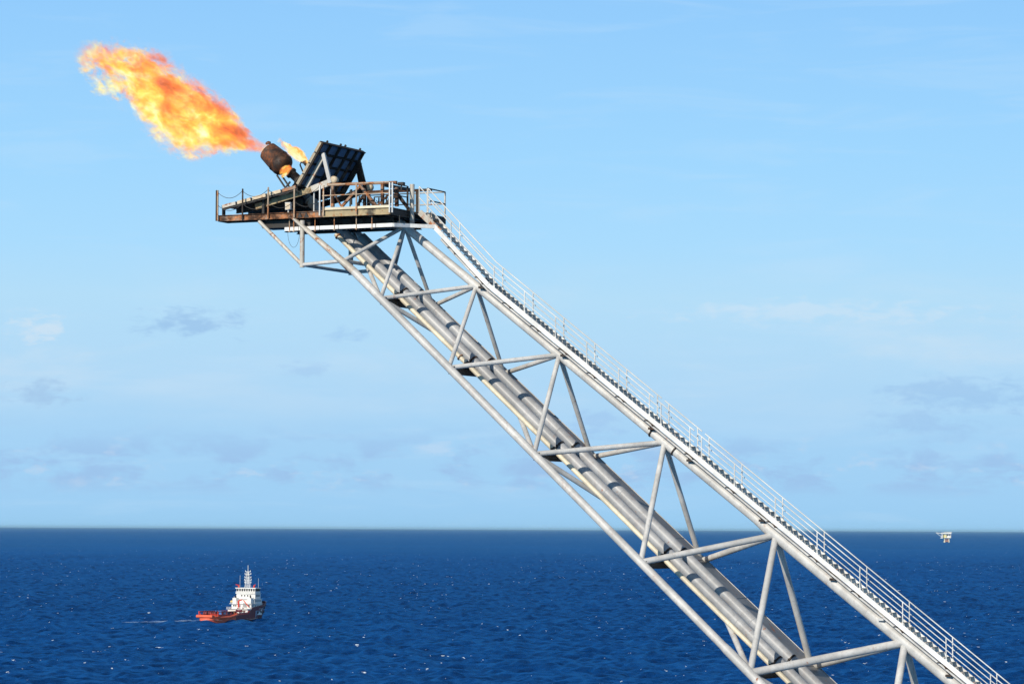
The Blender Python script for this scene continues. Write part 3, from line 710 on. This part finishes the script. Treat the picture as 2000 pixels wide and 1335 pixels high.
    tag(o, label, 'flame'); ORG[o.name] = A
    return o
px = 1 / 42.6
flame('flare_flame', (528, 292), (168, 114), NV,
      [(0, 12 * px), (.08, 15 * px), (.2, 39 * px), (.35, 63 * px), (.5, 70 * px), (.65, 70 * px), (.75, 62 * px), (.86, 56 * px), (1, 34 * px)],
      [(0, 0), (.2, -12 * px), (.42, -13 * px), (.6, -2 * px), (.75, 14 * px), (.88, 6 * px), (1, 10 * px)],
      .95, 1.15, 3.5, 1.25, 'huge orange and yellow gas flame streaming to the upper left', 4.2, rag=.36)
flame('pilot_flame', (603, 321), (547, 272), -1.2, [(0, 3.5 * px), (.2, 8 * px), (.45, 13 * px), (.65, 11.5 * px), (.85, 9 * px), (1, 6 * px)], [(0, 0), (.5, 1 * px), (1, -3 * px)],
      .14, 4.0, 16, 1.25, 'slim pale yellow flame rising beside the heat shield wall', 8.8, rag=.16,
      cols=[(0, (1.0, .22, .04)), (.3, (1.0, .45, .08)), (.55, (1.0, .78, .30)), (1.0, (1.0, .95, .75))])
flame('licking_flame', (568, 325), (549, 346), -1.05, [(0, 5 * px), (.35, 8 * px), (.7, 8 * px), (1, 5 * px)], [(0, 0), (.5, 2 * px), (1, 0)],
      .22, 5.5, 18, 1.1, 'small orange flame licking the near side of the brown burner drum', 2.1, rag=.3)

# ------------------------------------------------------------------ supply ship
SM = {k: steel('ship_' + k, *a, **kw) for k, a, kw in (
    ('red', ((.62, .05, .03), .25, .3), dict(scale=.12, rustcol=(.20, .05, .02))), ('orange', ((.85, .14, .06), .15, .2), dict(scale=.12)),
    ('dark', ((.17, .025, .035), .2, .3), dict(scale=.12)), ('white', ((.82, .81, .77), .10, .15), dict(scale=.12)), ('blue', ((.06, .17, .45), .1, .2), dict(scale=.2)),
    ('navy', ((.02, .04, .12), .1, .2), dict(scale=.2)), ('pale', ((.30, .36, .48), .05, .15), dict(scale=.15)), ('black', ((.012, .012, .015), .05, .1), {}),
    ('deck', ((.16, .05, .03), .3, .4), dict(scale=.15)), ('yellow', ((.75, .50, .12), .1, .1), {}), ('glass', ((.006, .008, .012), 0, .1), dict(rough=.8)),
    ('grey', ((.34, .33, .33), .1, .2), dict(scale=.2)))}
HD = R(61.5); L = 61.0; BM = 15.0
sloc = V(((461 - 1000) / F * 1912, 1912, 0))
SX = V((math.cos(HD), math.sin(HD), 0)); SY = V((-math.sin(HD), math.cos(HD), 0))          # forward, to port
OFFX = 0
mx_ = lambda x: x if x < 12 else 12 + (x - 12) * .62
def S0(x, y, z): return sloc + SX * x + SY * y + V((0, 0, z))
def S(x, y, z):
    if OFFX: x = mx_(x)
    return sloc + SX * x + SY * y + V((0, 0, z))
ship = empty('supply_ship', sloc, 'red and white offshore supply ship with tall mast, seen from astern on the blue sea', 'ship')
def sp_(name, mat, fn, parent=None, lab=None):
    mb = MB(); fn(mb); o = mb.build(name, SM[mat], parent or ship)
    if lab: o['label'] = lab
    return o
def sbox(mb, x0, x1, y0, y1, z0, z1):
    if OFFX: x0, x1 = mx_(x0), mx_(x1)
    mb.box(S0((x0 + x1) / 2, (y0 + y1) / 2, (z0 + z1) / 2), SX * ((x1 - x0) / 2), SY * ((y1 - y0) / 2), V((0, 0, (z1 - z0) / 2)))
XS = [-30.5, -29, -26, -20, -10, 2, 10, 17, 22, 26, 29, 31.5]
def hw(x): return float(np.interp(x, XS, [3.2, 5.0, 6.3, 7.2, 7.5, 7.5, 7.5, 7.5, 7.1, 5.8, 3.7, .25]))
def hz(x): return float(np.interp(x, [-30.5, -24, -14, -6, 4, 8, 18, 26, 31.5], [3.5, 2.6, 2.6, 3.2, 3.6, 6.2, 7.4, 8.8, 10.2]))
def hull(mb, x0, x1, zlo, top=None):
    xs = np.linspace(x0, x1, max(3, int((x1 - x0) * 1.2))); secs = []
    for x in xs:
        h = top(x) if top else hz(x); wt_ = hw(x); wl = wt_ * float(np.interp(x, [-31, 12, 24, 31.5], [.97, .94, .6, .3]))
        xo = float(np.interp(x, [20, 31.5], [0, -3.2]))
        b = len(mb.v)
        mb.v += [S(x, -wt_, h), S(x + xo * .5, -(wt_ + wl) / 2, h * .45), S(x + xo, -wl, zlo), S(x + xo, wl, zlo), S(x + xo * .5, (wt_ + wl) / 2, h * .45), S(x, wt_, h)]
        secs.append(b)
    for a, b in zip(secs, secs[1:]):
        for i in range(6): j = (i + 1) % 6; mb.face([a + i, b + i, b + j, a + j], False)
    mb.face([secs[0] + i for i in range(6)]); mb.face([secs[-1] + i for i in range(6)][::-1])
sp_('hull', 'orange', lambda mb: hull(mb, -30.5, -9, -1.2), lab='bright orange red stern part of the hull')
sp_('hull', 'dark', lambda mb: hull(mb, -8.98, 31.5, -1.2), lab='dark maroon forward part of the hull')
for s_ in (-1, 1):                                                 # bulwarks
    for x0, x1, mt, hh in ((-30, -9, 'red', 1.3), (-9, 6, 'red', 1.2), (8, 31, 'dark', 1.1)):
        xs = np.linspace(x0, x1, 8)
        sp_('bulwark', mt, lambda mb: [mb.prism([S(a, s_ * hw(a), hz(a)), S(b, s_ * hw(b), hz(b)), S(b, s_ * hw(b) * 1.0, hz(b) + hh), S(a, s_ * hw(a), hz(a) + hh)], SY * (-s_ * .25)) for a, b in zip(xs, xs[1:])])
sp_('stern_roller', 'orange', lambda mb: mb.tube(S(-30.6, -5.6, 2.9), S(-30.6, 5.6, 2.9), .9, 14))
sp_('work_deck', 'deck', lambda mb: sbox(mb, -29, 4, -7, 7, 2.62, 2.75))
for s_ in (-1, 1):
    for k in range(7): x = -27 + k * 4.6; sp_('crash_rail_post', 'red', lambda mb: sbox(mb, x, x + .5, s_ * 6.6 - .25, s_ * 6.6 + .25, 2.7, 5.4))
    sp_('crash_rail', 'red', lambda mb: sbox(mb, -27, 2, s_ * 6.6 - .3, s_ * 6.6 + .3, 5.2, 5.7))
for k, (x, y) in enumerate(((-23, 2.8), (-23, -.5), (-23, -3.6))):
    sp_('cable_reel', 'dark', lambda mb: (mb.lathe(S(x, y, 4.4), SY, [(0, 1.7), (.3, 1.7), (.3, 1.0), (2.0, 1.0), (2.0, 1.7), (2.3, 1.7)], 18), sbox(mb, x - 1.6, x + 1.6, y - .1, y + 2.4, 2.75, 3.1)))
xs_ = [-30.5, -30.2, -29, -27, -24, -20, -16, -12, -9, -7]
for s_ in (-1, 1): sp_('rubbing_strake', 'orange', lambda mb: mb.path([S(x, s_ * (hw(x) - .35), hz(x) - .5 + .12 * max(0, x + 16)) for x in xs_], .95, 12))
# deckhouse, tier by tier
OFFX = 1
tiers = [('deckhouse_tier', 4, 24, 7.0, 2.9, 6.6), ('deckhouse_tier', 8, 25, 6.9, 6.6, 9.6), ('deckhouse_tier', 11.5, 24, 6.9, 9.6, 12.4), ('deckhouse_tier', 13, 22.5, 6.6, 12.4, 15.6)]
for i, (n, x0, x1, yw, z0, z1) in enumerate(tiers):
    t_ = sp_(n, 'white', lambda mb: (sbox(mb, x0, x1, -yw, yw, z0, z1 - .2), sbox(mb, x0 - 1.1, x1 + .4, -yw - .4, yw + .4, z1 - .2, z1)))
    zc = (z0 + z1) / 2 + .2
    ys = {0: (-4.5, -2.5), 1: (4.0, 5.4, -5.2), 2: (-5.0, 5.0), 3: (-3.2, -1.3, .8, 2.9)}[i]
    for y in ys: sp_('window', 'glass', lambda mb: sbox(mb, x0 - .06, x0 + .05, y - .55, y + .55, zc - .45, zc + .45), t_)
    for k in range(5):
        x = x0 + 1.6 + k * (x1 - x0 - 3) / 4.5; sp_('window', 'glass', lambda mb: sbox(mb, x - .4, x + .4, -yw - .05, -yw + .05, zc - .4, zc + .4), t_)
    for z in (.5, 1.0): sp_('deck_rail', 'white', lambda mb: (mb.tube(S(x0 - 1, -yw - .3, z1 + z), S(x0 - 1, yw + .3, z1 + z), .07, 6)), t_)
    for k in range(9): y = -yw + k * yw / 4; sp_('rail_post', 'white', lambda mb: mb.tube(S(x0 - 1, y, z1), S(x0 - 1, y, z1 + 1.0), .06, 6), t_)
sp_('bridge', 'white', lambda mb: (sbox(mb, 12.6, 21.5, -6.8, 6.8, 15.6, 16.7), sbox(mb, 12.9, 21.2, -6.5, 6.5, 16.7, 18.4), sbox(mb, 12.2, 21.9, -7.2, 7.2, 18.4, 18.9)))
for k in range(8):
    y = -5.7 + k * 1.63; sp_('bridge_window', 'glass', lambda mb: sbox(mb, 12.78, 12.95, y - .55, y + .55, 16.85, 18.25))
for k in range(5):
    x = 14 + k * 1.6; sp_('bridge_window', 'glass', lambda mb: sbox(mb, x - .6, x + .6, -6.6, -6.4, 16.85, 18.25))
for s_ in (-1, 1):
    sp_('funnel', 'white', lambda mb: sbox(mb, 8.2, 11.4, s_ * 5.2 - 1.3, s_ * 5.2 + 1.3, 6.6, 12.9))
    sp_('exhaust', 'black', lambda mb: mb.tube(S(9.8, s_ * 5.2, 12.9), S(9.5, s_ * 5.2, 14.4), .4, 10))
    sp_('fire_monitor', 'red', lambda mb: (mb.tube(S(14, s_ * 5.4, 18.9), S(14, s_ * 5.4, 20.4), .55, 10), mb.tube(S(14.3, s_ * 5.4, 20.3), S(12.2, s_ * 6.9, 20.7), .32, 8)))
    sp_('boat_deck', 'white', lambda mb: sbox(mb, 7, 12, s_ * 7.2 - .8, s_ * 7.2 + .8, 9.4, 9.6))
sp_('rescue_boat', 'yellow', lambda mb: mb.lathe(S(7.4, 7.2, 10.6), SX, [(0, .2), (.6, .8), (3.4, .9), (4.4, .15)], 12))
mast = sp_('mast', 'white', lambda mb: [mb.tube(S(x, y, 18.9), S(16.5 + (x - 16.5) * .35, y * .35, 28.2), .17, 8) for x in (15.2, 17.8) for y in (-1.6, 1.6)] + [mb.tube(S(16.5, 0, 18.9), S(16.5, 0, 32.2), .17, 8)])
for z, hw_ in ((21.8, 2.3), (23.4, 2.5), (24.9, 2.3), (26.9, 2.2), (28.4, 1.9)):
    sp_('crossbar', 'white', lambda mb: (sbox(mb, 16.2, 16.8, -hw_, hw_, z - .13, z + .13), sbox(mb, 16.3, 16.7, -hw_, -hw_ + .3, z, z + .8), sbox(mb, 16.3, 16.7, hw_ - .3, hw_, z, z + .8)), mast)
for z in (20, 22.5, 24.2, 26, 27.6): sp_('lattice_ring', 'white', lambda mb: [mb.tube(S(*a, z), S(*b, z), .1, 6) for r in (1 - (z - 18.9) / 9.3 * .65,) for a, b in (((16.5 - 1.3 * r, -1.6 * r), (16.5 - 1.3 * r, 1.6 * r)), ((16.5 + 1.3 * r, -1.6 * r), (16.5 + 1.3 * r, 1.6 * r)))], mast)
sp_('radar', 'grey', lambda mb: (mb.tube(S(15.6, 0, 25.6), S(15.6, 0, 26.1), .2, 8), sbox(mb, 15.4, 15.8, -1.5, 1.5, 26.1, 26.4)), mast)
sp_('antenna', 'white', lambda mb: mb.tube(S(13, 4.2, 18.9), S(13, 4.2, 26.2), .07, 6)); sp_('antenna', 'white', lambda mb: mb.tube(S(20, -6, 18.9), S(20, -6, 24.5), .07, 6))
sp_('towing_winch', 'dark', lambda mb: (mb.lathe(S(5.0, -3.2, 5.2), SY, [(0, 1.9), (.35, 1.9), (.35, 1.2), (3.8, 1.2), (3.8, 1.9), (4.15, 1.9)], 18)))
sp_('winch_recess', 'grey', lambda mb: mb.prism([S(7.88, -4.2, 6.9), S(7.88, -.4, 6.9), S(7.88, -1.4, 10.2), S(7.88, -3.2, 10.2)], SX * .1))
sp_('deck_crane', 'red', lambda mb: (mb.tube(S(6.6, 1.2, 6.6), S(6.6, 1.2, 11.2), .55, 10), mb.tube(S(6.6, 1.2, 11.2), S(6.4, -1.6, 12.0), .35, 8), mb.tube(S(6.4, -2.4, 11.6), S(6.4, -6.4, 7.6), .30, 8)))
for k in range(9): 
    y = -6 + k * 1.5; sp_('deck_gear', ('red', 'yellow', 'white', 'dark')[k % 4], lambda mb: sbox(mb, 2.2 - (k % 3), 3.2, y - .35, y + .35, 2.75, 3.8 + (k % 3) * .5))
for k, (x, z0) in enumerate(((-3, 3.3), (0.5, 3.3), (-6, 3.3))): sp_('side_rail', 'white', lambda mb: sbox(mb, x, x + 2.4, -7.55, -7.45, z0 + 1.2, z0 + 1.4))
OFFX = 0
# pale painted patches with black round fenders on the starboard bow
def side(x, z, off=.06):
    h = hz(x); wt_ = hw(x); wl = wt_ * float(np.interp(x, [-31, 12, 24, 31.5], [.97, .94, .6, .3])); xo = float(np.interp(x, [20, 31.5], [0, -3.2]))
    t = max(0, min(1, (z - .45 * h) / (.55 * h)));
    ya = (wt_ + wl) / 2; y = ya + (wt_ - ya) * t if z > .45 * h else wl + (ya - wl) * (z / (.45 * h)); xx = x + (xo * .5 * (1 - t) if z > .45 * h else xo * (1 - .5 * z / (.45 * h)))
    return S(xx, -y - off, z)
for x0, x1, z0, z1 in ((12.0, 17.0, .6, 6.0), (20.2, 25.2, .5, 7.9)):
    sp_('painted_patch', 'pale', lambda mb: [mb.prism([side(a, z0), side(b, z0), side(b, z1 - .6 * (1 - b / 30)), side(a, z1 - .6)], SY * .1) for a, b in zip(np.linspace(x0, x1, 5), np.linspace(x0, x1, 5)[1:])])
for x, z in ((14.6, 4.4), (13.2, 1.4), (17.6, 1.3), (18.5, 4.6), (22.0, 7.2), (24.6, 4.6), (20.5, 4.0)):
    p = side(x, z, .1); sp_('fender', 'black', lambda mb: mb.lathe(p + SY * .1, -SY, [(0, .85), (.28, .75), (.33, .3)], 14))
sp_('bow_fender', 'black', lambda mb: mb.lathe(S(31.2, 0, 9.6), V((0, 0, 1)), [(0, .8), (.6, 1.0), (1.2, .8)], 12))
sp_('bow_deck', 'pale', lambda mb: sbox(mb, 20, 27, -3.8, 3.8, 7.7, 8.9)); sp_('anchor_windlass', 'grey', lambda mb: (sbox(mb, 26, 28, -1.4, 1.4, 9.2, 10.4), mb.tube(S(27, -1.8, 10), S(27, 1.8, 10), .6, 12)))
# cargo standing on the work deck
def cargo(x0, x1, y0, y1, z0, z1, mat, label):
    c_ = empty('cargo_container', S((x0 + x1) / 2, (y0 + y1) / 2, z0), label, 'container', 'containers on the ship deck')
    def body(mb):
        sbox(mb, x0, x1, y0, y1, z0, z1)
        for k in range(7): y = y0 + .3 + k * (y1 - y0 - .6) / 6; sbox(mb, x0 - .06, x0, y - .08, y + .08, z0 + .2, z1 - .2)
    sp_('container_body', mat, body, c_)
    for yy in (y0, y1):
        sp_('corner_post', mat, lambda mb: sbox(mb, x0 - .1, x0 + .1, yy - .12, yy + .12, z0, z1 + .1), c_)
cargo(-17, -11.5, .8, 3.6, 2.76, 5.8, 'blue', 'bright blue container on the ship deck, nearest the dark cable reels')
cargo(-17, -11.5, -2.4, .5, 2.76, 5.8, 'blue', 'bright blue container on the ship deck, between the other blue and the navy one')
cargo(-15, -9, -5.6, -2.8, 2.76, 5.5, 'navy', 'dark navy container on the ship deck beside the two bright blue ones')

# ------------------------------------------------------------------ wake foam behind the ship
def foam_mat():
    m = bpy.data.materials.new('wake_foam'); m.use_nodes = True; t = NT(m.node_tree)
    tc = t.n('ShaderNodeTexCoord').outputs['Object']
    n = t.noise(tc, .22, 6, .7).outputs[0]
    bs = t.n('ShaderNodeBsdfPrincipled', {'Base Color': (.50, .62, .78, 1), 'Roughness': .8})
    tr = t.n('ShaderNodeBsdfTransparent')
    mx = t.n('ShaderNodeMixShader', {0: t.math('MULTIPLY', t.maprange(n, .43, .62), .65), 1: tr.outputs[0], 2: bs.outputs[0]})
    t.n('ShaderNodeOutputMaterial', {'Surface': mx.outputs[0]}); return m
def wake():
    mb = MB(); b = 0
    n = 32
    for i in range(n):
        x = -29 - i * 2.2; wv_ = 6 + i * .20
        for y in np.linspace(-1, 1, 7): mb.v.append(S(x, y * wv_, .9 + .35 * math.sin(i * .9 + y * 2) * (1 - abs(y))))
    for i in range(n - 1):
        for j in range(6): a = i * 7 + j; mb.face([a, a + 1, a + 8, a + 7], True)
    for s_ in (-1, 1):
        b = len(mb.v)
        for i in range(30):
            x = -30 + i * 2.1
            for k in range(3): mb.v.append(S(x, s_ * (hw(x) * .9 + k * 1.4), .8 + .25 * math.sin(i * 1.3 + k)))
        for i in range(29):
            for k in range(2): a = b + i * 3 + k; mb.face([a, a + 1, a + 4, a + 3], True)
    o = mb.build('wake_foam', foam_mat(), None, S(-30, 0, 0)); tag(o, 'pale foam trailing to the left behind the supply ship', 'foam', kind='stuff')
wake()

# ------------------------------------------------------------------ far production platform on the horizon
D2 = 15200.0
q = ray(1847, 1057); ploc = V((q.x / q.y * D2, D2, 0))
fp = empty('offshore_platform', ploc, 'tiny pale offshore platform on the horizon at the far right', 'platform')
k = D2 / F
def fx(name, mat, fn, par=None):
    mb = MB(); fn(mb); return mb.build(name, mat, par or fp)
fm = {n_: steel('far_' + n_, c_, .15, .2, scale=.02, rustcol=(.4, .15, .08)) for n_, c_ in (('cream', (.80, .74, .55)), ('white', (.85, .84, .8)), ('yellow', (.75, .65, .25)), ('rust', (.50, .24, .16)), ('dark', (.12, .13, .14)))}
def fb(mb, x0, x1, y0, y1, depth=22, yo=0):    # in px of the 2000 px picture, relative to the base at (1847,1057)
    mb.box(ploc + V(((x0 + x1) / 2 * k, yo, (y0 + y1) / 2 * k)), V(((x1 - x0) / 2 * k, 0, 0)), V((0, depth, 0)), V((0, 0, (y1 - y0) / 2 * k)))
for x in (-2.6, 6.2):
    for yo in (-12, 12): fx('leg', fm['cream'], lambda mb: mb.tube(ploc + V((x * k, yo, -3)), ploc + V((x * k * .9, yo, 9 * k)), 2.0, 12))
fx('leg_brace', fm['rust'], lambda mb: [mb.tube(ploc + V((-2.6 * k, yo, z0 * k)), ploc + V((6 * k, yo, z1 * k)), 1.1, 8) for yo in (-12, 12) for z0, z1 in ((.5, 4), (4, .5), (4, 8), (8, 4))])
fx('boat_landing', fm['rust'], lambda mb: fb(mb, -2.2, 5, 1.0, 4.0, 10))
fx('lower_deck', fm['cream'], lambda mb: fb(mb, -5, 9, 8.6, 9.6))
fx('equipment_module', fm['yellow'], lambda mb: fb(mb, -4.5, 1, 9.6, 15.5, 18)); fx('equipment_module', fm['white'], lambda mb: fb(mb, 2, 8, 9.6, 13, 18)); fx('equipment_module', fm['dark'], lambda mb: fb(mb, 3.5, 6.5, 13.2, 16.4, 15))
fx('equipment_module', fm['cream'], lambda mb: fb(mb, -7, -4.6, 11, 16, 12))
for x in (-7, -1, 5, 9): fx('column', fm['white'], lambda mb: fb(mb, x - .35, x + .35, 9.6, 17, 20))
fx('upper_deck', fm['white'], lambda mb: fb(mb, -8, 10, 16.6, 19.2, 24)); fx('helideck', fm['cream'], lambda mb: fb(mb, -1, 11, 19.6, 20.3, 24))
fx('side_boom', fm['white'], lambda mb: (mb.tube(ploc + V((-8 * k, 0, 17.5 * k)), ploc + V((-19 * k, 0, 18.8 * k)), 1.3, 8), mb.tube(ploc + V((-8 * k, 0, 11 * k)), ploc + V((-19 * k, 0, 18.8 * k)), 1.0, 8)))
fx('side_platform', fm['white'], lambda mb: fb(mb, -10, -6, 8.0, 9.6, 10))

# ------------------------------------------------------------------ sea haze
HZ = 300000
hb = MB(); hb.box(V((0, 0, 45)), V((HZ, 0, 0)), V((0, HZ, 0)), V((0, 0, 50)))
hm = bpy.data.materials.new('haze_air'); hm.use_nodes = True; t = NT(hm.node_tree)
vol = t.n('ShaderNodeVolumePrincipled', {'Color': (.48, .80, 1.0, 1), 'Density': 6.5e-6, 'Anisotropy': 0.0})
t.n('ShaderNodeOutputMaterial', {'Volume': vol.outputs[0]})
tag(hb.build('haze', hm), kind='stuff')
